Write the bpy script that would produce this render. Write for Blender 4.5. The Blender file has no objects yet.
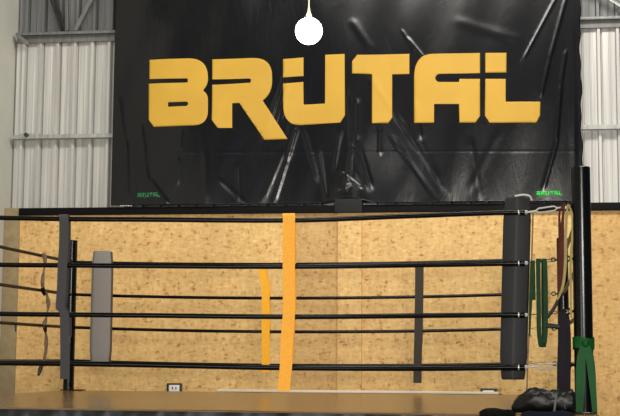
import bpy, bmesh, math, random
import numpy as np
from mathutils import Vector, Matrix

random.seed(7)
scn = bpy.context.scene
COL = scn.collection
PI = math.pi

# ------------------------------------------------------------------ camera
ZC = 0.65                                   # height of the ring canvas above the gym floor
F_PX, CX, CY, CZ = 1349.289, -0.33216, -8.10513, 0.30236 + ZC
YAW, PITCH, ROLL = 0.158684, 0.11214, 0.005998
_F = Vector((-math.sin(YAW)*math.cos(PITCH), math.cos(YAW)*math.cos(PITCH), math.sin(PITCH)))
_R0 = Vector((math.cos(YAW), math.sin(YAW), 0))
_U0 = _R0.cross(_F)
_R = _R0*math.cos(ROLL) + _U0*math.sin(ROLL)
_U = _U0*math.cos(ROLL) - _R0*math.sin(ROLL)
CAM = Vector((CX, CY, CZ))
cd = bpy.data.cameras.new('camera')
cd.sensor_width = 36; cd.lens = 36*F_PX/620; cd.clip_start = 0.05; cd.clip_end = 200
cam = bpy.data.objects.new('camera', cd); COL.objects.link(cam)
cam.matrix_world = Matrix(((_R.x, _U.x, -_F.x, CX), (_R.y, _U.y, -_F.y, CY), (_R.z, _U.z, -_F.z, CZ), (0, 0, 0, 1)))
scn.camera = cam

def ray(u, v):
    return _F + _R*((u-310)/F_PX) - _U*((v-208)/F_PX)
def at(u, v, Y):
    """point of the plane y = Y seen at photo pixel (u, v)"""
    d = ray(u, v); return CAM + d*((Y-CAM.y)/d.y)

# back wall frame: u metres along the wall, d metres off the board face towards the ring, z up
WA = math.atan2(0.13, 6.2)
WO = Vector((-5.62, 5.2, 0)); WE = Vector((math.cos(WA), math.sin(WA), 0)); WN = Vector((math.sin(WA), -math.cos(WA), 0))
def W(u, d, z): return WO + WE*u + WN*d + Vector((0, 0, z))
def wall_uz(px, py, d=0.0):
    r = ray(px, py); o = WO + WN*d
    p = CAM + r*((o-CAM).dot(WN)/r.dot(WN))
    return (p-WO).dot(WE), p.z

# ------------------------------------------------------------------ materials
def srgb(r, g, b):
    f = lambda c: c/12.92 if c <= .04045 else ((c+.055)/1.055)**2.4
    return (f(r/255), f(g/255), f(b/255), 1)
MATS = {}
class N:
    def __init__(s, name):
        s.m = bpy.data.materials.new(name); s.m.use_nodes = True
        s.t = s.m.node_tree; s.b = s.t.nodes['Principled BSDF']; MATS[name] = s.m
    def n(s, kind, **kw):
        x = s.t.nodes.new(kind)
        for k, v in kw.items():
            if k in x.inputs: x.inputs[k].default_value = v
            else: setattr(x, k, v)
        return x
    def l(s, a, b): s.t.links.new(a, b)
    def ramp(s, fac, stops):
        r = s.t.nodes.new('ShaderNodeValToRGB'); e = r.color_ramp.elements
        while len(e) < len(stops): e.new(.5)
        for q, (p, c) in zip(e, stops): q.position = p; q.color = c
        s.l(fac, r.inputs[0]); return r.outputs[0]
    def bump(s, h, strength=.2, dist=.01):
        b = s.n('ShaderNodeBump', Strength=strength, Distance=dist)
        s.l(h, b.inputs['Height']); s.l(b.outputs[0], s.b.inputs['Normal'])
def simple(name, col, rough=.5, metal=0., spec=.5, var=.12, scale=30., bump=0.):
    k = N(name)
    tc = k.n('ShaderNodeTexCoord'); nz = k.n('ShaderNodeTexNoise', Scale=scale, Detail=4.)
    k.l(tc.outputs['Object'], nz.inputs['Vector'])
    lo = tuple(c*(1-var) for c in col[:3])+(1,); hi = tuple(min(1, c*(1+var)) for c in col[:3])+(1,)
    k.l(k.ramp(nz.outputs['Fac'], [(.3, lo), (.7, hi)]), k.b.inputs['Base Color'])
    k.b.inputs['Roughness'].default_value = rough; k.b.inputs['Metallic'].default_value = metal
    k.b.inputs['Specular IOR Level'].default_value = spec
    if bump: k.bump(nz.outputs['Fac'], bump, .004)
    return k.m

def osb(name, tint):
    k = N(name); tc = k.n('ShaderNodeTexCoord')
    base = None; tint = (tint[0]*.94, tint[1]*.90, tint[2]*.77)
    for i, (rot, sc) in enumerate(((.5, (26, 26, 60)), (-.9, (34, 34, 60)), (1.35, (55, 30, 18)))):
        mp = k.n('ShaderNodeMapping', Rotation=(0, rot, 0), Scale=sc)
        k.l(tc.outputs['Object'], mp.inputs[0])
        vo = k.n('ShaderNodeTexVoronoi', Scale=.8); k.l(mp.outputs[0], vo.inputs['Vector'])
        sep = k.n('ShaderNodeSeparateColor'); k.l(vo.outputs['Color'], sep.inputs[0])
        if base is None: base = sep.outputs[0]
        else:
            mx = k.n('ShaderNodeMath', operation='ADD'); k.l(base, mx.inputs[0]); k.l(sep.outputs[i % 3], mx.inputs[1]); base = mx.outputs[0]
    dv = k.n('ShaderNodeMath', operation='DIVIDE'); dv.inputs[1].default_value = 3.; k.l(base, dv.inputs[0])
    t = lambda r, g, b: tuple(a*q for a, q in zip(srgb(r, g, b)[:3], tint))+(1,)
    c = k.ramp(dv.outputs[0], [(.1, t(176, 130, 76)), (.25, t(220, 178, 118)), (.5, t(232, 194, 134)), (.75, t(238, 203, 145)), (.95, t(246, 218, 166))])
    # dark resin chips
    mp = k.n('ShaderNodeMapping', Rotation=(0, .4, 0), Scale=(30, 30, 60)); k.l(tc.outputs['Object'], mp.inputs[0])
    nz = k.n('ShaderNodeTexNoise', Scale=1., Detail=5., Roughness=.6); k.l(mp.outputs[0], nz.inputs['Vector'])
    f = k.ramp(nz.outputs['Fac'], [(.68, (0, 0, 0, 1)), (.9, (.5, .5, .5, 1))])
    mix = k.n('ShaderNodeMix', data_type='RGBA'); k.l(f, mix.inputs['Factor']); k.l(c, mix.inputs[6]); mix.inputs[7].default_value = t(158, 112, 62)
    # broad blotches
    n2 = k.n('ShaderNodeTexNoise', Scale=2.2, Detail=3.); k.l(tc.outputs['Object'], n2.inputs['Vector'])
    f2 = k.ramp(n2.outputs['Fac'], [(.35, (.9, .9, .88, 1)), (.65, (1.04, 1.04, 1.04, 1))])
    m2 = k.n('ShaderNodeMix', data_type='RGBA', blend_type='MULTIPLY'); m2.inputs['Factor'].default_value = 1
    k.l(mix.outputs[2], m2.inputs[6]); k.l(f2, m2.inputs[7]); k.l(m2.outputs[2], k.b.inputs['Base Color'])
    k.b.inputs['Roughness'].default_value = .62
    k.bump(dv.outputs[0], .25, .004)
    return k.m
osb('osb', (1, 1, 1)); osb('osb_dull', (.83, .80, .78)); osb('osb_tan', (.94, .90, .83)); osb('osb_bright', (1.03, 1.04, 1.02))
simple('grey_board', srgb(150, 132, 98), .7, var=.15, scale=14)
simple('cream_paint', srgb(206, 205, 194), .6, var=.03, scale=4)
simple('black_steel', srgb(9, 10, 11), .2, spec=.22, var=.2)
simple('trim_black', srgb(7, 7, 8), .6, spec=.15, var=.2)
simple('cap_black', srgb(36, 38, 40), .65, spec=.2, var=.15)
simple('concrete', srgb(96, 94, 90), .7, var=.15, scale=5)
simple('ceiling_sheet', srgb(110, 110, 108), .6, var=.1)
simple('rope_cover', srgb(5, 5, 5), .17, spec=.25, var=.2)
simple('rope_cover_lit', srgb(18, 13, 9), .4, spec=.25, var=.3, scale=60)  # lit black rope looks browner; that light is put into the colour
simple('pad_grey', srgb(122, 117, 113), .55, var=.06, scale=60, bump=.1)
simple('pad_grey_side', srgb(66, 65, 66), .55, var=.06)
simple('pad_dark', srgb(40, 41, 43), .55, spec=.25, var=.06, scale=60, bump=.1)
simple('pad_piping', srgb(190, 190, 188), .4, var=.05)
simple('chrome', srgb(205, 203, 196), .4, metal=.45, var=.05)
simple('dark_wire', srgb(96, 88, 76), .35, metal=.8, var=.1)
simple('webbing_grey', srgb(70, 69, 71), .85, spec=.15, var=.12, scale=220, bump=.2)
simple('webbing_charcoal', srgb(66, 62, 57), .85, spec=.15, var=.14, scale=220, bump=.2)
simple('webbing_orange', srgb(252, 172, 44), .65, var=.1, scale=120, bump=.15)
simple('webbing_yellow', srgb(246, 174, 20), .6, var=.1, scale=120, bump=.15)
simple('tape_dirty', srgb(120, 100, 78), .8, var=.45, scale=26)
simple('band_green', srgb(14, 76, 30), .55, spec=.15, var=.15, scale=18)
simple('band_green_dark', srgb(18, 54, 27), .6, spec=.12, var=.2, scale=18)
simple('band_brown', srgb(76, 30, 18), .6, spec=.12, var=.2, scale=18)
simple('band_olive', srgb(138, 124, 62), .5, spec=.3, var=.2, scale=18)
simple('band_purple', srgb(22, 16, 26), .6, spec=.1, var=.2, scale=18)
simple('bag_black', srgb(10, 10, 10), .42, spec=.3, var=.3, scale=12, bump=.5)
simple('bag_strap', srgb(72, 72, 72), .6, var=.2)
simple('white_mark', srgb(215, 215, 210), .6, var=.05)
simple('cloth_navy', srgb(18, 19, 32), .85, spec=.1, var=.35, scale=9, bump=.3)
simple('cloth_black', srgb(9, 9, 9), .36, spec=.45, var=.3, scale=12, bump=.3)
simple('plastic_white', srgb(236, 234, 228), .35, var=.03)
simple('plastic_black', srgb(22, 21, 20), .4, var=.1)
simple('cream_pvc', srgb(240, 228, 205), .4, var=.03)
simple('gold_print', srgb(202, 160, 60), .5, spec=.25, var=.05, scale=3)
simple('green_print', srgb(40, 215, 75), .5, var=.05)
simple('green_print_dim', srgb(30, 110, 62), .5, var=.15, scale=60)  # duller copy of the green print, weaker light put into its colour
simple('webbing_black', srgb(9, 9, 9), .9, spec=.1, var=.2)
simple('rubber_black', srgb(20, 20, 20), .6, var=.2)

def galv(name, col, metal, rough):
    k = N(name); tc = k.n('ShaderNodeTexCoord')
    mp = k.n('ShaderNodeMapping', Scale=(30, 30, .6)); k.l(tc.outputs['Object'], mp.inputs[0])
    nz = k.n('ShaderNodeTexNoise', Scale=1., Detail=4.); k.l(mp.outputs[0], nz.inputs['Vector'])
    lo = tuple(c*.7 for c in col[:3])+(1,); hi = tuple(min(1, c*1.14) for c in col[:3])+(1,)
    k.l(k.ramp(nz.outputs['Fac'], [(.3, lo), (.7, hi)]), k.b.inputs['Base Color'])
    k.b.inputs['Metallic'].default_value = metal; k.b.inputs['Roughness'].default_value = rough
    return k.m
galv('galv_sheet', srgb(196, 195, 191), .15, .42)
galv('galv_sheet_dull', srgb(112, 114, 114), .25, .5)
galv('galv_beam', srgb(124, 126, 124), .4, .42)
galv('galv_beam_light', srgb(176, 178, 174), .3, .42)
galv('steel_dark', srgb(58, 58, 58), .3, .5)

def vinyl():
    k = N('banner_vinyl'); tc = k.n('ShaderNodeTexCoord')
    mp = k.n('ShaderNodeMapping', Scale=(3.4, 3.4, 1.1), Rotation=(0, .25, 0)); k.l(tc.outputs['Object'], mp.inputs[0])
    nz = k.n('ShaderNodeTexNoise', Scale=2.4, Detail=7., Roughness=.62, Distortion=.7); k.l(mp.outputs[0], nz.inputs['Vector'])
    k.b.inputs['Base Color'].default_value = srgb(6, 8, 13)
    k.b.inputs['Roughness'].default_value = .21; k.b.inputs['Specular IOR Level'].default_value = .4
    k.bump(nz.outputs['Fac'], .2, .014)
vinyl()

def canvas_mat():
    k = N('ring_canvas'); tc = k.n('ShaderNodeTexCoord')
    mp = k.n('ShaderNodeMapping', Scale=(.5, 7, 1)); k.l(tc.outputs['Object'], mp.inputs[0])
    nz = k.n('ShaderNodeTexNoise', Scale=1.6, Detail=6.); k.l(mp.outputs[0], nz.inputs['Vector'])
    k.l(k.ramp(nz.outputs['Fac'], [(.3, srgb(90, 68, 42)), (.7, srgb(124, 96, 62))]), k.b.inputs['Base Color'])
    k.b.inputs['Roughness'].default_value = .22; k.b.inputs['Specular IOR Level'].default_value = .5
    k.bump(nz.outputs['Fac'], .06, .01)
canvas_mat()

k = N('bulb_glow'); k.b.inputs['Base Color'].default_value = (1, 1, 1, 1)
k.b.inputs['Emission Color'].default_value = (1, .96, .9, 1); k.b.inputs['Emission Strength'].default_value = 14
k.n('ShaderNodeTexNoise')
simple('bulb_neck', srgb(225, 215, 180), .4, var=.05)

# ------------------------------------------------------------------ mesh helpers
class MB:
    def __init__(s): s.v = []; s.f = []; s.mi = []; s.sm = []; s.cur = 0
    def add(s, vs, fs, smooth=False):
        o = len(s.v); s.v += [Vector(p) for p in vs]
        for f in fs: s.f.append([i+o for i in f]); s.mi.append(s.cur); s.sm.append(smooth)
    def box(s, a, b, fr=None):
        pts = [(x, y, z) for x in (a[0], b[0]) for y in (a[1], b[1]) for z in (a[2], b[2])]
        if fr: pts = [fr(*p) for p in pts]
        s.add(pts, [(0, 1, 3, 2), (4, 6, 7, 5), (0, 4, 5, 1), (2, 3, 7, 6), (0, 2, 6, 4), (1, 5, 7, 3)])
    def tube(s, pts, r, n=10, cap=True, closed=False):
        pts = [Vector(p) for p in pts]; m = len(pts)
        rs = r if isinstance(r, (list, tuple)) else [r]*m
        t0 = (pts[1]-pts[0]).normalized(); up = Vector((0, 0, 1)) if abs(t0.z) < .9 else Vector((0, 1, 0))
        vs = []; prev = None
        for i, p in enumerate(pts):
            if closed: t = pts[(i+1) % m]-pts[i-1]
            else: t = pts[min(i+1, m-1)]-pts[max(i-1, 0)]
            t.normalize()
            if prev is None: a = up.cross(t).normalized()
            else: a = (prev-t*prev.dot(t)).normalized()
            prev = a; b = t.cross(a)
            for j in range(n):
                q = 2*PI*j/n; vs.append(p+(a*math.cos(q)+b*math.sin(q))*rs[i])
        fs = []
        for i in range(m if closed else m-1):
            k0 = i*n; k1 = ((i+1) % m)*n
            for j in range(n): fs.append((k0+j, k0+(j+1) % n, k1+(j+1) % n, k1+j))
        if cap and not closed: fs += [tuple(range(n))[::-1], tuple(range((m-1)*n, m*n))]
        s.add(vs, fs, True)
    def lathe(s, prof, c, n=24):
        vs = []; fs = []
        for r, z in prof:
            for j in range(n):
                q = 2*PI*j/n; vs.append((c[0]+r*math.cos(q), c[1]+r*math.sin(q), c[2]+z))
        for i in range(len(prof)-1):
            for j in range(n): fs.append((i*n+j, i*n+(j+1) % n, (i+1)*n+(j+1) % n, (i+1)*n+j))
        fs += [tuple(range(n))[::-1], tuple(range((len(prof)-1)*n, len(prof)*n))]
        s.add(vs, fs, True)
    def ribbon(s, pts, wv, th=.003, closed=False):
        """strip along pts; wv = full width vector (or one per point)"""
        pts = [Vector(p) for p in pts]; m = len(pts)
        ws = [Vector(q) for q in wv] if isinstance(wv, list) else [Vector(wv)]*m
        vs = []
        for i, p in enumerate(pts):
            t = (pts[(i+1) % m]-pts[i-1]) if closed else (pts[min(i+1, m-1)]-pts[max(i-1, 0)])
            nn = t.cross(ws[i]).normalized()*(th/2); w = ws[i]*.5
            vs += [p-w-nn, p+w-nn, p+w+nn, p-w+nn]
        fs = []
        for i in range(m if closed else m-1):
            a = i*4; b = ((i+1) % m)*4
            for j in range(4): fs.append((a+j, a+(j+1) % 4, b+(j+1) % 4, b+j))
        if not closed: fs += [(3, 2, 1, 0), ((m-1)*4, (m-1)*4+1, (m-1)*4+2, (m-1)*4+3)]
        s.add(vs, fs, True)
    def prism(s, poly, z0, z1, fr=None):
        n = len(poly); pts = [(p[0], p[1], z0) for p in poly]+[(p[0], p[1], z1) for p in poly]
        if fr: pts = [fr(*p) for p in pts]
        s.add(pts, [tuple(range(n))[::-1], tuple(range(n, 2*n))]+[(j, (j+1) % n, n+(j+1) % n, n+j) for j in range(n)])
    def build(s, name, mat, parent=None, loc=None, bevel=0, auto=None, fixn=True):
        mats = mat if isinstance(mat, (list, tuple)) else [mat]
        if loc is None:
            xs = [v.x for v in s.v]; ys = [v.y for v in s.v]; zs = [v.z for v in s.v]
            loc = Vector(((min(xs)+max(xs))/2, (min(ys)+max(ys))/2, min(zs)))
        loc = Vector(loc)
        me = bpy.data.meshes.new(name)
        me.from_pydata([v-loc for v in s.v], [], s.f)
        for q in mats: me.materials.append(MATS[q])
        me.polygons.foreach_set('material_index', s.mi); me.polygons.foreach_set('use_smooth', s.sm)
        bm = bmesh.new(); bm.from_mesh(me)
        if bevel:
            es = [e for e in bm.edges if len(e.link_faces) == 2 and e.calc_face_angle(0) > .6]
            bmesh.ops.bevel(bm, geom=es, offset=bevel, segments=3, profile=.5, affect='EDGES', clamp_overlap=True)
            for f in bm.faces: f.smooth = True
        if fixn: bmesh.ops.recalc_face_normals(bm, faces=bm.faces)
        for e in bm.edges:
            if len(e.link_faces) == 2 and e.calc_face_angle(0) > .75: e.smooth = False
        bm.to_mesh(me); bm.free(); me.update()
        o = bpy.data.objects.new(name, me); COL.objects.link(o); o.location = loc
        if parent is not None:
            o.parent = parent; o.location = loc-WLOC[parent.name]
        WLOC[o.name] = loc
        return o
WLOC = {}
def tag(o, label=None, cat=None, group=None, kind=None):
    for k_, v_ in (('label', label), ('category', cat), ('group', group), ('kind', kind)):
        if v_: o[k_] = v_
    return o
def thing(name, loc, label, cat, group=None):
    o = bpy.data.objects.new(name, None); COL.objects.link(o); o.location = Vector(loc); o.empty_display_size = .1
    WLOC[o.name] = Vector(loc); return tag(o, label, cat, group)
def struct(mb, name, mat, **kw): return tag(mb.build(name, mat, **kw), kind='structure')
def smooth(pts, n=8):
    """Catmull-Rom through the points"""
    P = [Vector(p) for p in pts]; P = [P[0]*2-P[1]]+P+[P[-1]*2-P[-2]]; out = []
    for i in range(1, len(P)-2):
        a, b, c, d = P[i-1:i+3]
        for j in range(n):
            t = j/n
            out.append(.5*((2*b)+(c-a)*t+(2*a-5*b+4*c-d)*t*t+(3*b-a-3*c+d)*t**3))
    return out+[P[-2]]

# ------------------------------------------------------------------ ring layout (metres)
WD, DP = 4.598, 4.241                        # rope square
H = [ZC+1.216, ZC+.907, ZC+.596, ZC+.282]    # rope heights on the posts
ORD = ['top', 'second', 'third', 'lowest']

# ------------------------------------------------------------------ the room
b = MB(); b.box((-9, -12, -.15), (6, 7, 0)); struct(b, 'floor', 'concrete')
b = MB(); b.box((-9, -12, 7.5), (6, 7, 7.65)); struct(b, 'ceiling', 'ceiling_sheet')

BD_ = .075
BACK = -.16                                   # cladding plane behind the board face
ZT1 = wall_uz(60, 208.2)[1]; ZT0 = wall_uz(60, 215.6)[1]; ZB = ZT0+.01
# corrugated cladding: two courses, ribs towards the room
def cladding(u0, u1, z0, z1, d, ph):
    m = MB(); p = .1875; prof = []
    k0 = int((u0-ph)/p)-1; u = ph+k0*p
    while u < u1+p:
        for du, dd in ((0, 0), (.055, 0), (.06, .004), (.07, .004), (.075, 0), (.122, 0), (.132, .04), (.160, .04), (.170, 0), (.171, -.024), (.183, -.024), (.184, 0)):
            q = u+du
            if u0 <= q <= u1: prof.append((q, dd))
        u += p
    vs = []; fs = []
    for q, dd in prof: vs += [W(q, d+dd, z0), W(q, d+dd, z1)]
    for i in range(len(prof)-1): fs.append((2*i, 2*i+2, 2*i+3, 2*i+1))
    o = len(vs)
    for q, dd in prof: vs += [W(q, d-.05, z0), W(q, d-.05, z1)]
    for i in range(len(prof)-1): fs.append((o+2*i, o+2*i+1, o+2*i+3, o+2*i+2))
    n = len(prof)
    fs += [(0, 1, o+1, o), (2*n-2, o+2*n-2, o+2*n-1, 2*n-1)]
    m.add(vs, fs); return m
ZP = wall_uz(60, 40.5, -.06)[1]
PH = wall_uz(39, 100, BACK)[0]-.13
UWL = (wall_uz(18, 2, BACK)[0]+wall_uz(9, 208, BACK)[0])/2
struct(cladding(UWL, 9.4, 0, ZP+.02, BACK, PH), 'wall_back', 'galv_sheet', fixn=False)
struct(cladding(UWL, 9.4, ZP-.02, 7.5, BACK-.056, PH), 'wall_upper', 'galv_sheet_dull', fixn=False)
# side wall on the left
b = MB(); b.box((UWL-.22, -.35, 0), (UWL-.002, 12, 7.5), W); struct(b, 'wall_left', 'cream_paint')
# grey filler board in the corner
ug = wall_uz(17.5, 300)[0]
b = MB(); b.box((UWL+.002, -.1, 0), (ug, .006, ZT1+.005), W); struct(b, 'trim_1', 'grey_board', bevel=.003)
# strand-board lining, one box per sheet
up0, up1 = wall_uz(338, 240)[0], wall_uz(362, 240)[0]
seams = [ug+.002, wall_uz(121, 240)[0], wall_uz(234, 240)[0], wall_uz(288, 240)[0], up0+.02, wall_uz(476, 240)[0], wall_uz(590, 240)[0], wall_uz(705, 240)[0], 9.3]
b = MB()
for i in range(len(seams)-1):
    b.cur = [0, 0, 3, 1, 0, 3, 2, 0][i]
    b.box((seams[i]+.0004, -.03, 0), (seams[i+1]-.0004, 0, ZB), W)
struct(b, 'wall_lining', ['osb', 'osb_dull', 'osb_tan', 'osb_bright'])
b = MB(); b.box((up0, -.001, 0), (up1, .038, ZB+.02), W); struct(b, 'trim_2', 'osb', bevel=.004)
# black rail on top of the lining and its box round the pilaster
b = MB(); b.box((ug, -.05, ZT0), (9.3, .045, ZT1), W); struct(b, 'trim_3', 'trim_black', bevel=.004)
zc1 = wall_uz(348, 198.5, .1)[1]; zc0 = wall_uz(348, 212.4, .1)[1]
b = MB(); b.box((up0-.025, -.02, zc0), (up1+.012, .105, zc1), W); struct(b, 'trim_4', 'cap_black', bevel=.006)

# purlins across the cladding
def purlin(name, ytop, ybot, label, light):
    d0, d1 = BACK+.045, -.045
    z1 = wall_uz(60, ytop, d1)[1]; z0 = wall_uz(60, ybot, d1)[1]
    r = thing(name, W(4.6, d0, z0), label, 'beam', 'steel purlins across the back wall')
    m = MB(); m.box((UWL+.04, d0, z0), (9.3, d0+.012, z1), W); m.box((UWL+.04, d0+.012, z1-.006), (9.3, d1, z1), W)
    m.box((UWL+.04, d1-.006, z1-.03 if z1-z0 > .06 else z0), (9.3, d1, z1-.006), W)
    m.build('beam', light, r, bevel=.001)
    return r, z0, z1
pu, pz0, pz1 = purlin('steel_purlin', 31.5, 41, 'upper galvanized steel beam running across the metal cladding, braces above it', 'galv_beam')
def strut(m, p, q, w, t):
    a = W(*p); c = W(*q); d = (c-a).normalized(); s_ = d.cross(WN).normalized()*(w/2); n = WN*t
    m.add([a-s_, a+s_, c+s_, c-s_, a-s_+n, a+s_+n, c+s_+n, c-s_+n], [(0, 1, 2, 3), (7, 6, 5, 4), (0, 4, 5, 1), (1, 5, 6, 2), (2, 6, 7, 3), (3, 7, 4, 0)])
pl, lz0, lz1 = purlin('steel_purlin', 134.3, 138.2, 'thin lower galvanized steel rail halfway up the cladding with a bolt on its left end', 'galv_beam_light')
m = MB(); m.box((UWL+.04, BACK+.045, 5.14), (9.3, BD_-.06, 5.20), W)
tag(m.build('steel_purlin', 'galv_beam', bevel=.002), 'topmost steel beam above the picture, carrying the banner and the braces', 'beam', 'steel purlins across the back wall')
a_, c_ = wall_uz(17, 35, -.03), wall_uz(28, 44, -.03)
m = MB(); strut(m, (a_[0], -.044, a_[1]), (c_[0], -.044, c_[1]), .04, .01); m.build('bracket', 'galv_beam', pu)
ub, zb = wall_uz(26.5, 135, -.04)
m = MB(); c = W(ub, -.045, zb)
m.tube([c, c+WN*.03], .022, 12); m.build('bolt', 'steel_dark', pl)
m = MB(); m.box((ub-.09, -.12, lz1), (ub+.12, -.06, lz1+.02), W); m.build('bracket', 'galv_beam_light', pl, bevel=.003)
# braces between the purlin and the roof
def brace(p0, p1, w, mat, label, d=-.1):
    u0, z0 = wall_uz(p0[0], p0[1], d); u1, z1 = wall_uz(p1[0], p1[1], d)
    t = (u1-u0)/(z1-z0); hi = 5.135
    q = (u0+(hi-z0)*t, hi)
    mm = MB(); strut(mm, (u0, d, max(z0, pz1)), (q[0], d, q[1]), w, .012)
    dd = Vector((t, 0, 1)).normalized()
    off = (WE*dd.z-Vector((0, 0, dd.x))).normalized()*(w/2-.005)
    n0 = len(mm.v)
    a = W(u0, d+.012, max(z0, pz1))+off; e = W(q[0], d+.012, q[1])+off
    s_ = (e-a).cross(WN).normalized()*.005; nn = WN*.04
    mm.add([a-s_, a+s_, e+s_, e-s_, a-s_+nn, a+s_+nn, e+s_+nn, e-s_+nn], [(0, 1, 2, 3), (7, 6, 5, 4), (0, 4, 5, 1), (1, 5, 6, 2), (2, 6, 7, 3), (3, 7, 4, 0)])
    return tag(mm.build('steel_brace', mat), label, 'brace', 'steel braces above the upper beam')
brace((64.5, 31), (55.5, 0), .04, 'steel_dark', 'dark steel brace leaning left above the upper beam', -.168)  # shadow-side darkness put into the steel colour
brace((61.5, 31), (51, 0), .024, 'steel_dark', 'thin grey steel brace just left of the dark leaning brace', -.1)
brace((67.5, 31), (67, 0), .045, 'galv_beam', 'upright grey steel brace between the two leaning braces', -.112)
brace((76, 31), (92, 0), .055, 'galv_beam', 'pale steel brace leaning right above the upper beam, left of the banner', -.085)
brace((640, 21), (604, -2), .05, 'galv_beam_light', 'pale steel brace sloping down to the right, right of the banner', -.085)

# ------------------------------------------------------------------ banner
BD = .075
uL, zBot = wall_uz(111, 205.6, BD); uR = wall_uz(581.5, 100, BD)[0]; zTop = 5.18
def segpx(x0, y0, x1, y1, s, a):
    p = wall_uz(x0, y0, BD); q = wall_uz(x1, y1, BD); return (p[0], p[1], q[0], q[1], s, a)
RID = [segpx(*t) for t in (
    (262, 140, 278, 92, .016, .012), (268, 132, 286, 66, .014, .014), (274, 128, 288, 84, .012, .010), (281, 120, 291, 70, .012, .008),
    (296, 128, 287, 160, .022, .018), (287, 160, 274, 202, .02, .016), (284, 150, 262, 202, .03, .010), (303, 130, 318, 180, .022, .012), (318, 150, 326, 198, .02, .012),
    (348, 92, 352, 150, .02, .018), (352, 150, 345, 192, .02, .016), (358, 100, 357, 140, .03, .02), (357, 140, 372, 188, .025, .016), (352, 150, 368, 190, .016, .012),
    (341, 172, 362, 188, .012, .014), (336, 190, 352, 184, .012, .014), (380, 128, 380, 155, .018, .012), (340, 130, 334, 170, .02, .010),
    (393, 138, 435, 198, .02, -.014), (400, 120, 446, 192, .025, .010), (372, 80, 405, 128, .03, .010),
    (416, 102, 420, 140, .03, .02), (420, 140, 440, 180, .03, .008), (408, 38, 424, 58, .014, .012), (402, 30, 415, 52, .012, .008), (352, 20, 372, 50, .04, .008),
    (558, -6, 521, 64, .014, .012), (567, -6, 549, 61, .016, .014), (549, 61, 541, 96, .014, .012), (566, 50, 561, 82, .016, .014), (561, 82, 556, 144, .016, .018), (556, 144, 543, 190, .02, .012), (572, 20, 575, 190, .03, .008),
    (143, 158, 150, 186, .016, .010), (150, 180, 168, 204, .02, .014), (178, 158, 178, 184, .014, .009), (126, 140, 128, 200, .02, .006), (141, 124, 146, 165, .014, .008), (182, 130, 180, 150, .014, .006),
    (236, 165, 238, 200, .016, .007), (205, 150, 207, 200, .03, .005), (220, 180, 245, 203, .02, .008), (470, 140, 480, 200, .04, .008), (500, 130, 470, 190, .04, .006), (455, 20, 520, 40, .05, .006), (150, 20, 240, 40, .08, .006),
    (112, 153, 580, 151, .010, .0016), (118, 97, 125, 150, .03, .007))]
ucap = (up0+up1)/2
def bump_banner(u, z):
    u = np.asarray(u, float); z = np.asarray(z, float); d = np.zeros_like(u)
    for (a, b_, c_, e, s, am) in RID:
        L2 = (c_-a)**2+(e-b_)**2; L = math.sqrt(L2)
        t = ((u-a)*(c_-a)+(z-b_)*(e-b_))/L2
        h = ((u-a)*(e-b_)-(z-b_)*(c_-a))/L
        end = np.clip(1-np.maximum(0, np.abs(t-.5)-.36)/.24, 0, 1); end = end*end*(3-2*end)
        d += .5*am*end*np.exp(-(h/s)**2)
    d += .012*np.sin(u*2.3+.6)*np.cos(z*1.1) + .004*np.sin(u*7+z*2.2) + .0025*np.sin(u*13-z*5)
    # the foot of the sheet is pushed out over the box on the pilaster
    d += .055*np.exp(-((u-ucap)/.22)**2)*np.exp(-np.maximum(0, z-zBot)/.28)
    return d
nu, nz_ = 430, 270
gu, gz = np.meshgrid(np.linspace(uL, uR, nu), np.linspace(zBot, zTop, nz_), indexing='xy')
edge = .006*np.sin(gz*9)+.006*np.sin(gz*23)
t = (gu-uL)/(uR-uL); gu2 = gu+edge*np.clip((t-.9)/.1, 0, 1)
lift = np.exp(-((gu-ucap)/.17)**2)*.055*np.clip(1-(gz-zBot)/.5, 0, 1)
gz2 = gz+lift
dd = bump_banner(gu2, gz2)+BD
b = MB()
WOa, WEa, WNa = np.array(WO), np.array(WE), np.array(WN)
P = WOa+gu2[..., None]*WEa+dd[..., None]*WNa+gz2[..., None]*np.array((0, 0, 1.))
idx = np.arange(nu*nz_).reshape(nz_, nu)
quads = np.stack([idx[:-1, :-1], idx[:-1, 1:], idx[1:, 1:], idx[1:, :-1]], -1).reshape(-1, 4)
banner_loc = W((uL+uR)/2, BD, zBot)
me = bpy.data.meshes.new('banner'); me.from_pydata((P.reshape(-1, 3)-np.array(banner_loc)).tolist(), [], quads.tolist())
me.materials.append(MATS['banner_vinyl']); me.polygons.foreach_set('use_smooth', [True]*len(me.polygons))
banner = bpy.data.objects.new('banner', me); COL.objects.link(banner); banner.location = banner_loc; WLOC['banner'] = banner_loc
sol = banner.modifiers.new('thickness', 'SOLIDIFY'); sol.thickness = .0015; sol.offset = -1
tag(banner, 'large wrinkled black vinyl banner with big gold letters hanging on the back wall', 'banner')

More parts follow.
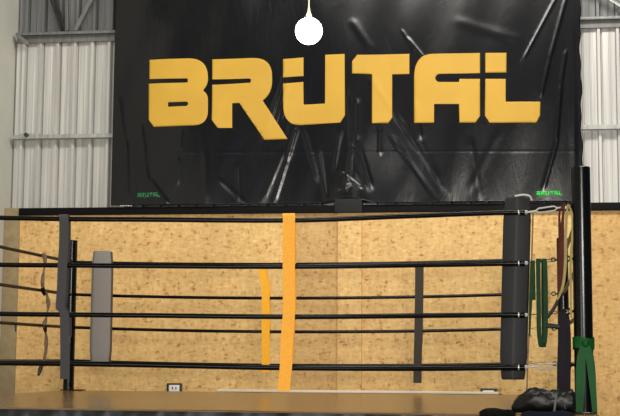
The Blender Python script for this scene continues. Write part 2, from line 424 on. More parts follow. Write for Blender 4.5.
def arc(a, b_, c_, n=8):
    """quadratic bend from a to c around b"""
    return [((1-t)**2*a[0]+2*t*(1-t)*b_[0]+t*t*c_[0], (1-t)**2*a[1]+2*t*(1-t)*b_[1]+t*t*c_[1]) for t in [i/n for i in range(n+1)]]
LET = [  # outlines in photo pixels
    [('B', [(149.6, 60), *arc((189.4, 58.4), (207.6, 58.6), (208.1, 77)), *arc((208.1, 80.5), (207.5, 86), (203.4, 90.4), 3), *arc((204.4, 91.6), (208, 94.5), (208.1, 99), 3), *arc((208.1, 111.8), (207.6, 125), (193.7, 125.7)),
             (154, 127), (149, 120), (149, 83.9), (186.6, 82.7), *arc((187.4, 82.7), (189, 80.5), (187.2, 78.6), 3), (149.6, 79.3)]), ],
    [('R', [(212.3, 59.5), *arc((253.7, 58.1), (271.8, 58), (272.1, 75.5)), *arc((272.1, 82.7), (271.5, 94), (262.8, 100.7), 5), (287.6, 139), (264.6, 140), (239.5, 103.1), (232.2, 103.4), (232.3, 128), (217.7, 128), (211.9, 120), (212.3, 84.9),
             (249, 83), *arc((250, 83), (252.2, 80.8), (250, 78.6), 3), (212.3, 79.5)])],
    [('U', [(283, 59), (303.5, 57.4), (303.5, 75.9), (283, 77.5)]),
     ('U', [(283, 83.5), (303.3, 81.8), (303.5, 104.5), (324.9, 103.4), (325.2, 54.8), (344.7, 54), (345, 115.3), (340.3, 122.5), (300.3, 125), *arc((298, 125), (283.6, 124), (283.2, 106))])],
    [('T', [(352.1, 61.6), (357.2, 54.9), (409.5, 54), (409.4, 74.2), (392.2, 74.5), (392.2, 117.5), (388.3, 123.3), (372, 123.3), (372, 74.2), (352.1, 73.6)])],
    [('A', [(414.1, 123.3), *arc((414.1, 75.7), (415, 54.4), (432.5, 54)), (480, 53), (480, 73.2), *arc((438.6, 74.2), (432.4, 78.2), (438, 82.3), 5), (458.9, 82.2), (459.5, 79), (480, 79), (480, 116.2), (475.3, 122.9), (459.5, 123), (459, 104.3), (434.2, 104.3), (434, 123.1)])],
    [('L', [(485.3, 53), (506.5, 53), (506.3, 72.7), (485.3, 72.9)]),
     ('L', [(485.3, 79), (505.7, 79), (505.7, 101.7), (540.4, 101.7), (540, 115.7), (536.2, 122.7), (489.6, 122.9), (484.9, 115.7)])]]
HOLE_B = [(168.3, 102.6), (187.4, 102), (188.7, 104), (187.2, 106.2), (168.3, 107)]
def printed(polys, hole, name, mat, label, off, cut):
    bm = bmesh.new()
    for pl_ in polys:
        vs = [bm.verts.new((x, y, 0)) for x, y in pl_]
        es = [bm.edges.new((vs[i], vs[(i+1) % len(vs)])) for i in range(len(vs))]
        if hole:
            hv = [bm.verts.new((x, y, 0)) for x, y in hole]
            es += [bm.edges.new((hv[i], hv[(i+1) % len(hv)])) for i in range(len(hv))]
        bmesh.ops.triangle_fill(bm, use_beauty=True, use_dissolve=False, edges=es, normal=(0, 0, 1))
    if cut:
        for ax in (0, 1):
            lo = min(v.co[ax] for v in bm.verts); hi = max(v.co[ax] for v in bm.verts); q = lo+cut
            while q < hi:
                no = Vector((1, 0, 0)) if ax == 0 else Vector((0, 1, 0))
                bmesh.ops.bisect_plane(bm, geom=bm.verts[:]+bm.edges[:]+bm.faces[:], plane_co=no*q, plane_no=no, dist=1e-5); q += cut
    bm.verts.index_update()
    us = np.array([v.co.x for v in bm.verts]); zs = np.array([v.co.y for v in bm.verts])
    d_ = bump_banner(us, zs)+BD+off
    for v, u_, z_, q in zip(bm.verts, us, zs, d_): v.co = W(float(u_), float(q), float(z_))-banner_loc
    for f in bm.faces:
        f.smooth = True; f.normal_update()
        if f.normal.dot(WN) < 0: f.normal_flip()
    me_ = bpy.data.meshes.new(name); bm.to_mesh(me_); bm.free(); me_.materials.append(MATS[mat])
    o = bpy.data.objects.new(name, me_); COL.objects.link(o); o.parent = banner
    s_ = o.modifiers.new('thickness', 'SOLIDIFY'); s_.thickness = .001; s_.offset = -1
    if label: o['label'] = label
    return o
def hb(px): return wall_uz(px[0], px[1], BD)
for g in LET:
    nm = g[0][0]
    printed([[hb(p) for p in pts] for _, pts in g], [hb(p) for p in HOLE_B] if nm == 'B' else None, 'printed_letter', 'gold_print', 'flat gold letter %s' % nm, .004, .022)
def small_logo(x0, x1, y0, y1, mat, label):
    polys = []
    for g in LET:
        for _, pts in g:
            polys.append([hb((x0+(px-148.5)/392*(x1-x0), y0+(py-53)/73*(y1-y0))) for px, py in pts])
    return printed(polys, None, 'printed_logo', mat, label, .005, 0)
small_logo(137.5, 160.5, 192.6, 197.6, 'green_print_dim', 'small dull green lettering at lower left')
small_logo(536.5, 562.3, 190.8, 195.6, 'green_print', 'small bright green lettering at lower right')
m = []
x = 120.3
for w_ in (1.2, .8, 1.5, .9, 1.1, 1.6, .7, 1.2):
    m.append([hb((x, 205.4)), hb((x+w_, 205.4)), hb((x+w_, 206.4 if w_ > 1 else 206.1)), hb((x, 206.4))]); x += w_+.4
printed(m, None, 'printed_note', 'white_mark', 'tiny white print at the bottom left edge', .005, 0)

# ------------------------------------------------------------------ ring platform
ov_n, ov_f, ov_s = .264, .12, .08
x0, x1, y0, y1 = -WD-ov_s, .06, -.27, DP+ov_f
def yf(x): return -.325-.041*x
ring = thing('ring_platform', ((x0+x1)/2, (y0+y1)/2, 0), 'raised boxing ring platform with glossy brown mat and black skirt', 'boxing ring')
def canvas_mesh():
    m = MB(); nx, ny = 60, 40; vs = []; fs = []
    def e(i, n):    # border rows fold over the edge
        return max(0, min(1, (i-2)/(n-5)))
    for j in range(ny):
        for i in range(nx):
            X = x0+(x1-x0)*e(i, nx); Y = yf(X)+(y1-yf(X))*e(j, ny)
            z = ZC+.0022*math.sin(X*5+Y*3)*math.sin(Y*4-X) + (0.0)
            o_i = {0: -.028, 1: -.006}.get(i, {nx-1: -.028, nx-2: -.006}.get(i, 0)); o_j = {0: -.028, 1: -.006}.get(j, {ny-1: -.028, ny-2: -.006}.get(j, 0))
            if i == 0 or i == 1: X -= .008
            if i >= nx-2: X += .008
            if j == 0 or j == 1: Y -= .008
            if j >= ny-2: Y += .008
            vs.append((X, Y, z+min(o_i, o_j)))
    for j in range(ny-1):
        for i in range(nx-1): fs.append((j*nx+i, j*nx+i+1, (j+1)*nx+i+1, (j+1)*nx+i))
    m.add(vs, fs, True); return m
canvas_mesh().build('canvas', 'ring_canvas', ring)
m = MB(); m.box((x0+.03, -.1, .0), (x1-.03, y1-.03, ZC-.03)); m.build('frame', 'black_steel', ring)
# hanging skirt: pleated cloth round the four sides
def skirt():
    m = MB(); loop = []
    def run(a, b_, n, nrm):
        for i in range(n):
            t = i/n; p = Vector(a)*(1-t)+Vector(b_)*t; loop.append((p, Vector(nrm)))
    run((x0, yf(x0), 0), (x1, yf(x1), 0), 460, (0, -1, 0)); run((x1, yf(x1), 0), (x1, y1, 0), 200, (1, 0, 0)); run((x1, y1, 0), (x0, y1, 0), 200, (0, 1, 0)); run((x0, y1, 0), (x0, yf(x0), 0), 200, (-1, 0, 0))
    rnd = random.Random(3); ph = [rnd.uniform(0, 6.28) for _ in range(9)]
    vs = []; fs = []; rows = [(ZC-.006, .0), (ZC-.02, .25), (ZC-.06, .7), (ZC-.14, 1.), (ZC-.35, 1.), (.01, 1.1)]; n = len(loop)
    for z, am in rows:
        for i, (p, nn) in enumerate(loop):
            s = p.x*1.0+p.y*1.3
            w = .010*math.sin(s*23+ph[0]+z*6)+.008*math.sin(s*41+ph[1]-z*9)+.006*math.sin(s*9+ph[2])+.004*math.sin(s*77+ph[3]+z*20)
            q = p+nn*(.016+am*(w*.6+.009)); vs.append((q.x, q.y, z))
    for r_ in range(len(rows)-1):
        for i in range(n): fs.append((r_*n+i, r_*n+(i+1) % n, (r_+1)*n+(i+1) % n, (r_+1)*n+i))
    m.add(vs, fs, True); return m
skirt().build('skirt', 'cloth_black', ring)

# ------------------------------------------------------------------ corner posts
def post(X, Y, r, ztop, label, sx, sy):
    t = thing('corner_post', (X, Y, ZC), label, 'post', 'ring corner posts')
    m = MB(); m.lathe([(r, .004), (r, ztop-ZC-.004), (r-.004, ztop-ZC)], (X, Y, ZC), 28); m.build('tube', 'black_steel', t)
    m = MB(); m.box((X-r-.004, Y-.08, ZC+.004), (X+r+.004 if X > -1 else X+.15, Y+.08, ZC+.014)); m.build('base_plate', 'black_steel', t, bevel=.003)
    for h in H:
        for dx, dy in ((sx, 0), (0, sy)):
            if not dx and not dy: continue
            m = MB(); d = Vector((dx, dy, 0)); a = Vector((X, Y, h))
            m.tube([a+d*(r-.01), a+d*(r+.016)], .008, 8)
            s_ = Vector((0, 0, 1)); ring_pts = [a+d*(r+.016+.016)+(d*math.cos(q)+s_*math.sin(q))*.017 for q in [2*PI*i/14 for i in range(14)]]
            m.tube(ring_pts, .005, 8, closed=True); m.build('eye_bolt', 'black_steel', t)
    return t
RN, RF = .056, .051
post(0, 0, RN, ZC+1.452, 'tall black round corner post at the right, green band tied round it', -1, 1)
post(-WD-.012, DP, RF, ZC+1.425, 'black corner post at the far left corner of the ring, beside the grey pad', 0, 0)
post(0, DP, RF, ZC+1.41, 'black corner post at the far right, half hidden by hanging bands', -1, -1)
post(-WD, 0, RN, ZC+1.452, 'black corner post at the near left corner, outside the picture on the left', 0, 0)

# ------------------------------------------------------------------ ropes
def turnbuckle(a, b_, parent, fine=False):
    """open-body tightener between two points"""
    a = Vector(a); b_ = Vector(b_); d = (b_-a); L = d.length; d.normalize(); up = Vector((0, 0, 1)); s_ = d.cross(up).normalized(); up = s_.cross(d).normalized()
    m = MB(); w = .013 if not fine else .007; r = .005 if not fine else .0024
    m.tube([a, a+d*L*.25], r*1.2, 8)
    i0, i1 = a+d*L*.22, a+d*L*.78
    for sg in (1, -1):
        m.tube([i0, i0+d*.02+up*w*sg, i1-d*.02+up*w*sg, i1], r, 8)
    m.tube([i1-d*.01, b_-d*.012], r, 8)
    m.tube([b_-d*.012+(d*math.cos(q)+up*math.sin(q))*.010 for q in [2*PI*i/12 for i in range(12)]], r, 6, closed=True)
    return m.build('turnbuckle', 'chrome' if not fine else 'dark_wire', parent)
def rope(pts, r, mat, label, group, tb=None, collar=None, fine=False):
    pp = smooth(pts, 14)
    m = MB(); m.tube(pp, r, 12)
    o = m.build('ring_rope', mat); tag(o, label, 'rope', group)
    if collar:
        c = MB(); d = (pp[-1]-pp[-4]).normalized(); e = pp[-1]
        c.tube([e-d*.045, e-d*.04, e+d*.012, e+d*.018], [r*.7, r*1.03, r*.8, r*.4], 12)
        c.build('end_collar', 'chrome', o)
    if tb: turnbuckle(tb[0], tb[1], o, fine)
    return o
near_px = [[(525, 212.3), (500, 212.6), (400, 216.4), (290, 220.3), (150, 219.6), (64, 219), (10, 218)],
           [(525, 263.2), (500, 263.6), (420, 265), (290, 266.6), (150, 266), (64, 265.3), (10, 264.9)],
           [(525, 315), (500, 314.9), (420, 315.7), (290, 316.8), (150, 315.5), (64, 314.6), (10, 314)],
           [(525, 367.3), (500, 367.6), (420, 368.4), (290, 367.8), (150, 365), (64, 363.6), (10, 363)]]
rn, rf = .0152, .0148
for i in range(4):
    pts = [Vector((-WD+RN+.003, 0, H[i]))]+[at(x, y, 0) for x, y in near_px[i][::-1]]
    e = at(near_px[i][0][0]+2, near_px[i][0][1], 0)
    rope(pts, rn if i < 3 else .0165, 'rope_cover', '%s of the four black ropes along the near side of the ring' % ORD[i], 'ring ropes', (e, (-RN-.032, 0, H[i])), True, fine=(i in (1, 2)))
for i in range(4):
    h = H[i]; a = Vector((-WD-.012+RF+.003, DP, h)); c = Vector((-.33, DP, h)); sag = (.03, .036, .036, .03)[i]
    pts = [a+(c-a)*t-Vector((0, 0, sag*4*t*(1-t))) for t in [j/10 for j in range(11)]]
    rope(pts, rf, 'rope_cover', '%s of the four black ropes along the far side of the ring' % ORD[i], 'ring ropes', (c, (-RF-.03, DP, h)), True, True)
for i in range(4):
    h = H[i]; a = Vector((-WD, RN+.003, h)); c = Vector((-WD, DP-RF-.003, h)); sag = .004
    pts = [a+(c-a)*t-Vector((0, 0, sag*4*t*(1-t))) for t in [j/8 for j in range(9)]]
    rope(pts, .0142, 'rope_cover_lit', '%s of the four dark ropes down the left side of the ring' % ORD[i], 'ring ropes')
for i in range(4):
    h = H[i]; a = Vector((0, DP-RF-.03, h)); c = Vector((0, RN+.25, h))
    pts = [a+(c-a)*t for t in [j/6 for j in range(7)]]
    rope(pts, .0142, 'rope_cover_lit', '%s of the four dark ropes down the right side of the ring, behind the post' % ORD[i], 'ring ropes', (c, (0, RN+.03, h)), True, True)

# ------------------------------------------------------------------ corner pads
# near right: wedge pad behind the near ropes
def pad(px_top, px_bot, Y, depth, crease, mats, name_label, front_sign):
    """px_top / px_bot = (left, right, y); the wedge's crease faces front_sign"""
    m = MB(); a = at(px_top[0], px_top[2], Y); b_ = at(px_top[1], px_top[2], Y); c = at(px_bot[0], px_bot[2], Y); d = at(px_bot[1], px_bot[2], Y)
    def ringp(l, r, z):
        w = (r-l)
        return [(l.x, Y, z), (l.x+w.x*crease, Y-.045*front_sign if front_sign else Y, z), (r.x, Y, z), (r.x-.012, Y+depth, z), (l.x+.012, Y+depth, z)]
    nlev = 9; vs = []; fs = []; n = 5
    for k_ in range(nlev):
        t = k_/(nlev-1); l = c*(1-t)+a*t; r = d*(1-t)+b_*t; z = l.z
        ins = .012 if k_ in (0, nlev-1) else 0
        vs += ringp(l+Vector((ins, 0, 0)), r-Vector((ins, 0, 0)), z)
    m.cur = 0
    fs_front = []; fs_side = []
    for k_ in range(nlev-1):
        for j in range(n):
            f = (k_*n+j, k_*n+(j+1) % n, (k_+1)*n+(j+1) % n, (k_+1)*n+j)
            (fs_front if j in (0, 1) else fs_side).append(f)
    o = len(m.v); m.add(vs, fs_front+[tuple(range(n))[::-1], tuple(range((nlev-1)*n, nlev*n))])
    m.cur = 1
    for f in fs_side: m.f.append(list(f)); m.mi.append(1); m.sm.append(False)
    return m, a, b_, c, d
m, a, b_, c, d = pad((503.5, 531.8, 197), (499.2, 526.8, 379.5), .045, .11, .48, None, '', .6)
p1 = m.build('corner_pad', ['pad_dark', 'pad_dark'], bevel=.01); tag(p1, 'dark grey wedge corner pad behind the near ropes at right', 'pad', 'corner pads')
m = MB(); pts = smooth([b_+Vector((-.10, -.012, .005)), b_+Vector((-.05, -.016, .012)), b_+Vector((-.012, -.01, .004)), b_+Vector((.0, .0, -.02))], 6)
m.tube(pts, .006, 8); m.build('piping', 'pad_piping', p1)
m = MB(); m.tube(smooth([at(533, 213, .02), at(532, 250, .03), at(531, 300, .03), at(528.5, 345, .03), at(527.5, 368, .02), at(526.8, 393, .02)], 8), .0045, 8); m.build('lace', 'tape_dirty', p1)
# far left pad faces us
m, a, b_, c, d = pad((92, 111.6, 251), (89, 109.6, 363.5), DP-.14, .11, .16, None, '', .5)
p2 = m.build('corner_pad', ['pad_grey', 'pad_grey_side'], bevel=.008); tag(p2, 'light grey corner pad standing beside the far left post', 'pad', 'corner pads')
# matching pad in the far right corner, hidden behind the dark one
m, a, b_, c, d = pad((505, 526, 254), (503, 524, 366), DP-.14, .11, .5, None, '', .5)
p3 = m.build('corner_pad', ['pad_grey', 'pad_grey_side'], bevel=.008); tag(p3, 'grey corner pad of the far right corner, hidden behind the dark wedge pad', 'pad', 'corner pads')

# ------------------------------------------------------------------ rope spacers (webbing straps)
def strap(px, Y, wpx, mat, label, r, th=.0035, tail=None):
    """px: centre line of the front face from top to bottom; loops over the top rope and down behind"""
    sc = (at(1, 300, Y)-at(0, 300, Y)).length
    f = smooth([at(x, y, Y-r-.004) for x, y in px], 6)
    top = at(px[0][0], px[0][1], Y)
    ys = r+.004
    over = [top+Vector((0, -ys*math.cos(q), ys*math.sin(q)*.9)) for q in [PI*(5-i)/6 for i in range(0, 5)]]
    back = [Vector((p.x, Y+ys, p.z)) for p in f[2:max(8, len(f)-14)]]
    path = back[::-1]+over+f
    m = MB(); m.ribbon(path, (wpx*sc, 0, 0), th)
    o = m.build('rope_spacer_strap', mat); tag(o, label, 'strap', 'rope spacer straps'); return o
strap([(64, 217.5), (64, 230), (63.6, 248), (62.6, 262), (62, 280), (61, 298), (60.2, 305), (61.2, 309.5), (64, 312.5), (64.8, 320), (65, 345), (65, 363), (64.8, 379)], 0, 9.2, 'webbing_grey', 'grey webbing strap looped down the near ropes beside the far left post', .016)
strap([(289, 216.5), (289, 232), (288.8, 250), (288.8, 266), (289, 285), (289, 300), (288.8, 316), (287.5, 332), (286.4, 350), (286, 366), (284.5, 380), (283.8, 391)], 0, 11.4, 'webbing_orange', 'wide orange webbing strap looped down the four near ropes', .016)
strap([(262.5, 266.5), (262.8, 274), (265.2, 284), (265.7, 292), (265.7, 299), (265.7, 315), (265.7, 330), (265.7, 348), (265.7, 364), (265.7, 372)], DP, 7.4, 'webbing_yellow', 'narrow bright yellow strap on the far ropes, left of the orange one', .016)
strap([(419.2, 264), (419.2, 275), (419, 298), (418.7, 315), (418.5, 331), (418, 350), (417.6, 366), (417.4, 383)], DP, 7.4, 'webbing_charcoal', 'charcoal webbing strap looped down the far ropes right of centre', .016)
# worn strip hanging on the left side ropes
yl = None
def on_left(x, y):
    """point of the rope plane x = -WD seen at the pixel"""
    r = ray(x, y); return CAM+r*((-WD-.02+.045-CAM.x)/r.x)
pp = smooth([on_left(*q) for q in [(43.5, 253), (45, 262), (43, 276), (42.6, 286), (46, 292), (47.6, 298), (48.3, 307), (45.4, 320), (44.6, 325), (46.2, 337), (46, 348), (44.8, 357), (42, 365)]], 6)
m = MB(); n_ = len(pp); ws = [Vector((.008, .06, 0))*(.85+.3*math.sin(i*.45)) + Vector((.008*math.sin(i*.6), 0, .0)) for i in range(n_)]
m.ribbon(pp, ws, .006)
o = m.build('rope_spacer_strap', 'tape_dirty'); tag(o, 'thin worn twisted strip tied down the ropes on the left side of the ring', 'strap', 'rope spacer straps')
for ky in ((44.5, 325, 45.5, 332), (42.5, 288, 44.5, 295), (42, 364, 38.5, 375)):
    m = MB(); a = on_left(ky[0], ky[1]); e = on_left(ky[2], ky[3]); m.tube([a, (a+e)/2, e], [.016, .02, .012], 8); m.build('knot', 'rope_cover_lit', o)
a = on_left(15.6, 323.5)+Vector((0, .0, 0)); e = on_left(15.6, 331.5)
m = MB(); m.tube([a, (a+e)/2, e], [.008, .009, .006], 8); tag(m.build('cord_end', 'rope_cover'), 'short black cord end hanging below the third left side rope', 'cord')

# ------------------------------------------------------------------ resistance bands
def band(px, Y, w, mat, th=.004, closed=False, n=8):
    """px entries (x, y[, extra_y_offset]) ; w full width in metres along x"""
    P_ = smooth([at(q[0], q[1], Y+(q[2] if len(q) > 2 else 0)) for q in px], n)
    m = MB()
    ws = w if isinstance(w, list) else None
    if ws:
        k_ = len(P_); out = []
        for i in range(k_):
            t = i/(k_-1)*(len(ws)-1); j = min(int(t), len(ws)-2); f = t-j
            out.append(Vector((ws[j]*(1-f)+ws[j+1]*f, 0, 0)))
        m.ribbon(P_, out, th)
    else: m.ribbon(P_, (w, 0, 0), th)
    return m
def merge(*ms):
    r = MB()
    for m in ms:
        o = len(r.v); r.v += m.v; r.f += [[i+o for i in f] for f in m.f]; r.mi += m.mi; r.sm += m.sm
    return r
g1 = band([(533.5, 300, .018), (533, 275, .016), (532.6, 261, 0), (532.2, 268, -.016), (531.5, 284, -.018), (530.6, 303, -.018), (529.8, 325, -.018), (529.6, 336, -.016)], 0, [.026, .026, .026, .026, .022, .014, .010], 'x')
g2 = band([(539, 262, .014), (538.5, 258.8, 0), (538.2, 264, -.018), (538.6, 300, -.02), (539, 330, -.022), (540.5, 344, -.02), (542, 346.6, -.008), (544, 345, .006), (544, 330, .012), (543.5, 300, .014), (543.5, 266, .014), (544, 259, 0), (545, 265, -.018), (545.8, 300, -.02), (545.6, 330, -.02), (544.6, 343, -.016)], 0, .027, 'band_green_dark')
tag(merge(g1, g2).build('resistance_band', 'band_green_dark'), 'dark green looped band hanging over the second near rope beside the dark wedge pad', 'resistance band', 'resistance bands')
YB = -.03
g = merge(band([(565.5, 206, .03), (565, 204, 0), (563.5, 212, -.004), (562.4, 226, -.004), (562.2, 250, -.004), (562.6, 270, -.004), (560.5, 290, -.004), (558.3, 299, -.004)], YB, [.014, .014, .014, .02, .026, .024, .02, .014], 'x'),
          band([(563, 205, .02), (559.5, 213, .004), (559.6, 226, .004), (560.3, 250, .004), (559.4, 275, .004), (558.4, 297, .004)], YB, [.010, .012, .016, .022, .02, .014], 'x'))
tag(g.build('resistance_band', 'band_brown'), 'reddish brown looped band hanging from the top hook of the right post', 'resistance band', 'resistance bands')
g = merge(band([(570, 206, .012), (568, 205, -.004), (566.4, 218, -.01), (565.6, 240, -.012), (565.4, 262, -.014), (563.6, 282, -.014), (560, 294, -.014), (557, 300, -.012)], YB, [.008, .012, .016, .018, .018, .016, .014, .012], 'x'),
          band([(569, 205, 0), (572.2, 216, .006), (572.4, 234, .008), (570.6, 262, .008), (570.8, 290, .006), (571.2, 318, .004)], YB, [.010, .013, .014, .014, .014, .012], 'x'))
tag(g.build('resistance_band', 'band_olive'), 'pale olive looped band hanging from the top hook beside the right post', 'resistance band', 'resistance bands')
g = merge(band([(565.5, 340, .03), (564.5, 314, .024), (563.6, 309.4, 0), (562.4, 315, -.014), (562.2, 340, -.016), (561.5, 370, -.016), (561.2, 392, -.014), (560.6, 404, -.012)], YB+.03, [.03, .03, .034, .04, .05, .052, .05, .046], 'x'),
          band([(566.3, 312, .004), (567.2, 322, -.006), (567.8, 350, -.006), (567.2, 380, -.006), (567.3, 396, -.006)], YB+.03, [.02, .034, .04, .04, .038], 'x'))
tag(g.build('resistance_band', 'band_purple'), 'dark purple wide band hanging over the third near rope beside the right post', 'resistance band', 'resistance bands')
# black strap end slung diagonally between the ropes
m = MB(); m.tube(smooth([at(547.5, 317.5, -.04), at(552, 311, -.035), at(555.5, 305.5, -.035), at(558, 300, -.035)], 6), [.010]*18+[.008], 8)
tag(m.build('strap_end', 'rubber_black'), 'short black strap end slanting between the green band and the brown band', 'strap')
m = MB(); m.tube(smooth([at(546.5, 325.5, -.03), at(553, 326, -.03), at(559.5, 327, -.03)], 6), .014, 10)  # thick black end cover of the third far rope, built at the near side
tag(m.build('rope_end_cover', 'rubber_black'), 'short black end cover of the third far rope, between green band and purple band', 'rope_end')
# green band tied round the near right post
gt = MB(); z1 = at(583, 337.5, 0).z; z0 = at(583, 349, 0).z
ringpts = [Vector((math.cos(q)*(RN+.005), math.sin(q)*(RN+.005), (z0+z1)/2+.006*math.sin(q*2))) for q in [2*PI*i/32 for i in range(32)]]
gt.ribbon(ringpts, (0, 0, abs(z1-z0)), .005, closed=True)
tie = gt.build('resistance_band', 'band_green'); tag(tie, 'green band knotted round the right post, its two tails hanging down', 'resistance band', 'resistance bands')
m = MB(); kx = at(585.5, 343, -RN-.012)
m.lathe([(.004, -.024), (.018, -.018), (.024, -.002), (.02, .014), (.006, .02)], kx, 14); m.build('knot', 'band_green', tie)
band([(584, 344, -.006), (581.5, 356, -.008), (580.5, 372, -.008), (580, 392, -.008), (579, 414, -.01)], -RN-.004, [.03, .05, .052, .048, .046], 'x').build('tail', 'band_green', tie)
band([(586.5, 344, -.006), (589.5, 356, -.008), (591.6, 372, -.006), (593.3, 392, -.006), (595, 414, -.006)], -RN-.004, [.03, .048, .046, .036, .028], 'x').build('tail', 'band_green', tie)

# ------------------------------------------------------------------ bag and clothing on the apron
bl = at(511.5, 412, -.19); br = at(575.5, 412, -.19); btop = at(545, 389.8, -.19)
bag = thing('sports_bag', ((bl.x+br.x)/2, -.19, ZC+.004), 'black soft sports bag lying on the ring edge at the foot of the right post', 'bag')
def bag_mesh():
    m = MB(); n = 26; secs = 20; vs = []; fs = []
    L = br.x-bl.x; hz = btop.z-ZC-.004
    for i in range(secs+1):
        t = i/secs; x = bl.x+L*t
        e = min(1, (max(t, .001)*3.2))**.55 if t < .31 else 1
        e2 = min(1, ((1-t)*14)+.8)
        hh = hz*(.2+.8*e)*(1+.05*math.sin(t*7))*e2; wy = .10*(.45+.55*e)*e2
        for j in range(n):
            q = 2*PI*j/n; c_, s_ = math.cos(q), math.sin(q); p = 2/2.6
            y = math.copysign(abs(c_)**p, c_)*wy; z = math.copysign(abs(s_)**p, s_)*hh/2+hh/2
            wr = .006*math.sin(q*5+t*17)+.004*math.sin(q*9-t*31)
            vs.append((x, -.19+y*(1+wr*6), ZC+.008+max(0, z+wr*(1 if s_ > -.4 else 0))))
    for i in range(secs):
        for j in range(n): fs.append((i*n+j, i*n+(j+1) % n, (i+1)*n+(j+1) % n, (i+1)*n+j))
    fs += [tuple(range(n))[::-1], tuple(range(secs*n, (secs+1)*n))]
    m.add(vs, fs, True); return m
bag_mesh().build('body', 'bag_black', bag)
m = MB(); m.ribbon(smooth([at(556.5, 391.5, -.22), at(556, 397, -.29), at(555, 405, -.302), at(554, 413, -.30)], 6), (.012, 0, 0), .004); m.build('strap', 'bag_strap', bag)
m = MB()
for pth in ([(561, 400), (563, 400.6), (564, 404), (565.4, 409)], [(562, 410.5), (564.5, 412), (567.5, 413)]):
    m.tube(smooth([at(x, y, -.3) for x, y in pth], 4), .0035, 6)
m.build('logo', 'bag_strap', bag)
m = MB(); pz = smooth([at(520, 402, -.27), at(530, 396.5, -.25), at(545, 394, -.25), at(560, 394.5, -.25)], 6); m.tube(pz, .003, 6); m.build('zipper', 'rubber_black', bag)
# folded dark blue garment under the bag, draped over the edge
def heap(xa, xb, ya, yb, h, seed, drop):
    m = MB(); nx, ny = 40, 24; rnd = random.Random(seed); ph = [rnd.uniform(0, 6) for _ in range(6)]; vs = []; fs = []
    for side in (1, 0):
        for j in range(ny):
            for i in range(nx):
                s, t = i/(nx-1), j/(ny-1); x = xa+(xb-xa)*s; y = ya+(yb-ya)*t
                e = min(1, 6*s, 6*(1-s), 5*t+.3, 5*(1-t)); e = math.sqrt(max(e, 0))
                z = ZC+.005+(h*e*(.75+.25*math.sin(x*31+ph[0]+y*9)*math.cos(y*27+ph[1]))+.004)*side
                if y < yf(x)-.05: z -= drop*min(1, (yf(x)-.05-y)/.03)
                vs.append((x+.006*math.sin(t*9+ph[2]), y+.01*math.sin(s*14+ph[3]), z))
    k_ = nx*ny
    for q in (0, k_):
        for j in range(ny-1):
            for i in range(nx-1): fs.append((q+j*nx+i, q+j*nx+i+1, q+(j+1)*nx+i+1, q+(j+1)*nx+i))
    bd = [i for i in range(nx)]+[j*nx+nx-1 for j in range(1, ny)]+[(ny-1)*nx+i for i in range(nx-2, -1, -1)]+[j*nx for j in range(ny-2, 0, -1)]
    for a_, c_ in zip(bd, bd[1:]+bd[:1]): fs.append((a_, c_, c_+k_, a_+k_))
    m.add(vs, fs, True); return m
xa = at(480, 411, -.3).x; xb = at(516, 411, -.3).x; xc = at(574, 411, -.3).x
tag(heap(xa, xb-.005, -.37, -.2, .028, 4, .03).build('dark_cloth', 'webbing_black'), 'flat black cloth lying on the ring edge left of the bag', 'cloth')
tag(heap(xb+.03, xc, -.43, -.305, .02, 9, .04).build('jacket', 'cloth_navy'), 'folded dark navy garment lying on the edge in front of the black bag', 'clothing')

# ------------------------------------------------------------------ wall sockets and cable trunking
def socket(xl, xr, yt, ix0, ix1, iy, label):
    ul, zt = wall_uz(xl, yt, .03); ur, _ = wall_uz(xr, yt, .03)
    il, it = wall_uz(ix0, iy, .035); ir, _ = wall_uz(ix1, iy, .035)
    hgt = .13; t = thing('wall_socket', W((ul+ur)/2, .0, zt-hgt), label, 'socket', 'wall sockets')
    m = MB(); fr = zt-it
    m.box((ul, .001, zt-hgt), (ur, .03, zt), W); m.build('frame', 'plastic_black', t, bevel=.004)
    m = MB(); m.box((il, .0305, zt-hgt+fr), (ir, .036, it), W); m.build('plate', 'plastic_white', t, bevel=.002)
    m = MB(); w = ir-il
    for q in (.3, .62):
        m = MB(); m.box((il+w*q, .0362, it-.045), (il+w*q+.012, .0375, it-.02), W); m.build('slot', 'bag_strap', t)
    return t
socket(166.8, 181.8, 383.2, 168.9, 179.4, 384.9, 'black framed white wall socket low on the board, left of centre')
socket(480.3, 497, 388.3, 483, 494, 390.4, 'black framed white wall socket low on the board, left of the bag')
z1 = wall_uz(400, 390.9, .06)[1]; z0 = wall_uz(400, 393.4, .06)[1]; ua = wall_uz(217, 393, .06)[0]; ue = wall_uz(498.5, 393, .06)[0]
m = MB(); m.box((ua, .045, z0), (ue, .07, z1), W)
tr = m.build('cable_trunking', 'cream_pvc', bevel=.003); tag(tr, 'long cream cable trunking along the foot of the board wall', 'cable cover')
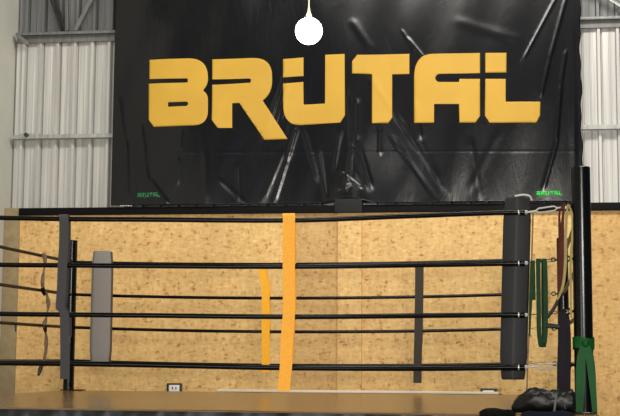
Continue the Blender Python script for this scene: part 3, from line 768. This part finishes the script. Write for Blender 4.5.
m = MB(); m.box((ua, .0395, z0-.014), (ue+.035, .0445, z0+.006), W); m.build('shadow_strip', 'plastic_black', tr)  # dark strip standing in for the shadow beneath the trunking

# ------------------------------------------------------------------ hanging bulb
bc = at(308.8, 31, 2.1); mpx = (at(1, 200, 2.1)-at(0, 200, 2.1)).length
R_ = 12.6*mpx
pb = thing('pendant_bulb', (bc.x, bc.y, bc.z-R_), 'large glowing round bulb hanging on a cord in front of the banner', 'lamp')
m = MB(); prof = []
for i in range(0, 17):
    q = -PI/2+PI*.93*i/16; prof.append((max(.001, R_*math.cos(q)), R_*math.sin(q)))
m.lathe(prof, bc, 28); m.build('globe', 'bulb_glow', pb)
m = MB(); m.lathe([(.026, R_*.95), (.022, R_+.025), (.013, R_+.045), (.010, R_+.075), (.005, R_+.08)], bc, 16); m.build('lamp_holder', 'bulb_neck', pb)
m = MB(); m.tube([bc+Vector((0, 0, R_+.075)), Vector((bc.x, bc.y, 7.5))], .006, 8); m.build('cord', 'bulb_neck', pb)

# ------------------------------------------------------------------ light
w = bpy.data.worlds.new('world'); scn.world = w; w.use_nodes = True
bg = w.node_tree.nodes['Background']; bg.inputs[0].default_value = (.80, .88, 1, 1); bg.inputs[1].default_value = .10
def area(name, loc, target, sx, sy, power, col):
    l = bpy.data.lights.new(name, 'AREA'); l.shape = 'RECTANGLE'; l.size = sx; l.size_y = sy; l.energy = power; l.color = col
    o = bpy.data.objects.new(name, l); COL.objects.link(o); o.location = loc
    o.rotation_euler = (Vector(target)-Vector(loc)).to_track_quat('-Z', 'Y').to_euler(); return o
area('ceiling_light', (-.3, .2, 7.2), (-2, 5.3, 1.6), 6, .8, 480, (1, .95, .87))
area('front_fill', (.9, -9.2, 2.3), (-2, 0, 1.6), 2.4, 1.0, 620, (1, .93, .83))  # added fill from behind the camera, brightens the near straps
area('doorway_daylight', (-4.6, -11.5, 1.25), (-2.2, 5.3, 1.6), 4, 2.0, 230, (.95, .98, 1))

scn.view_settings.view_transform = 'Standard'; scn.view_settings.look = 'None'
scn.view_settings.gamma = 1; scn.view_settings.exposure = 0; scn.view_settings.use_curve_mapping = False
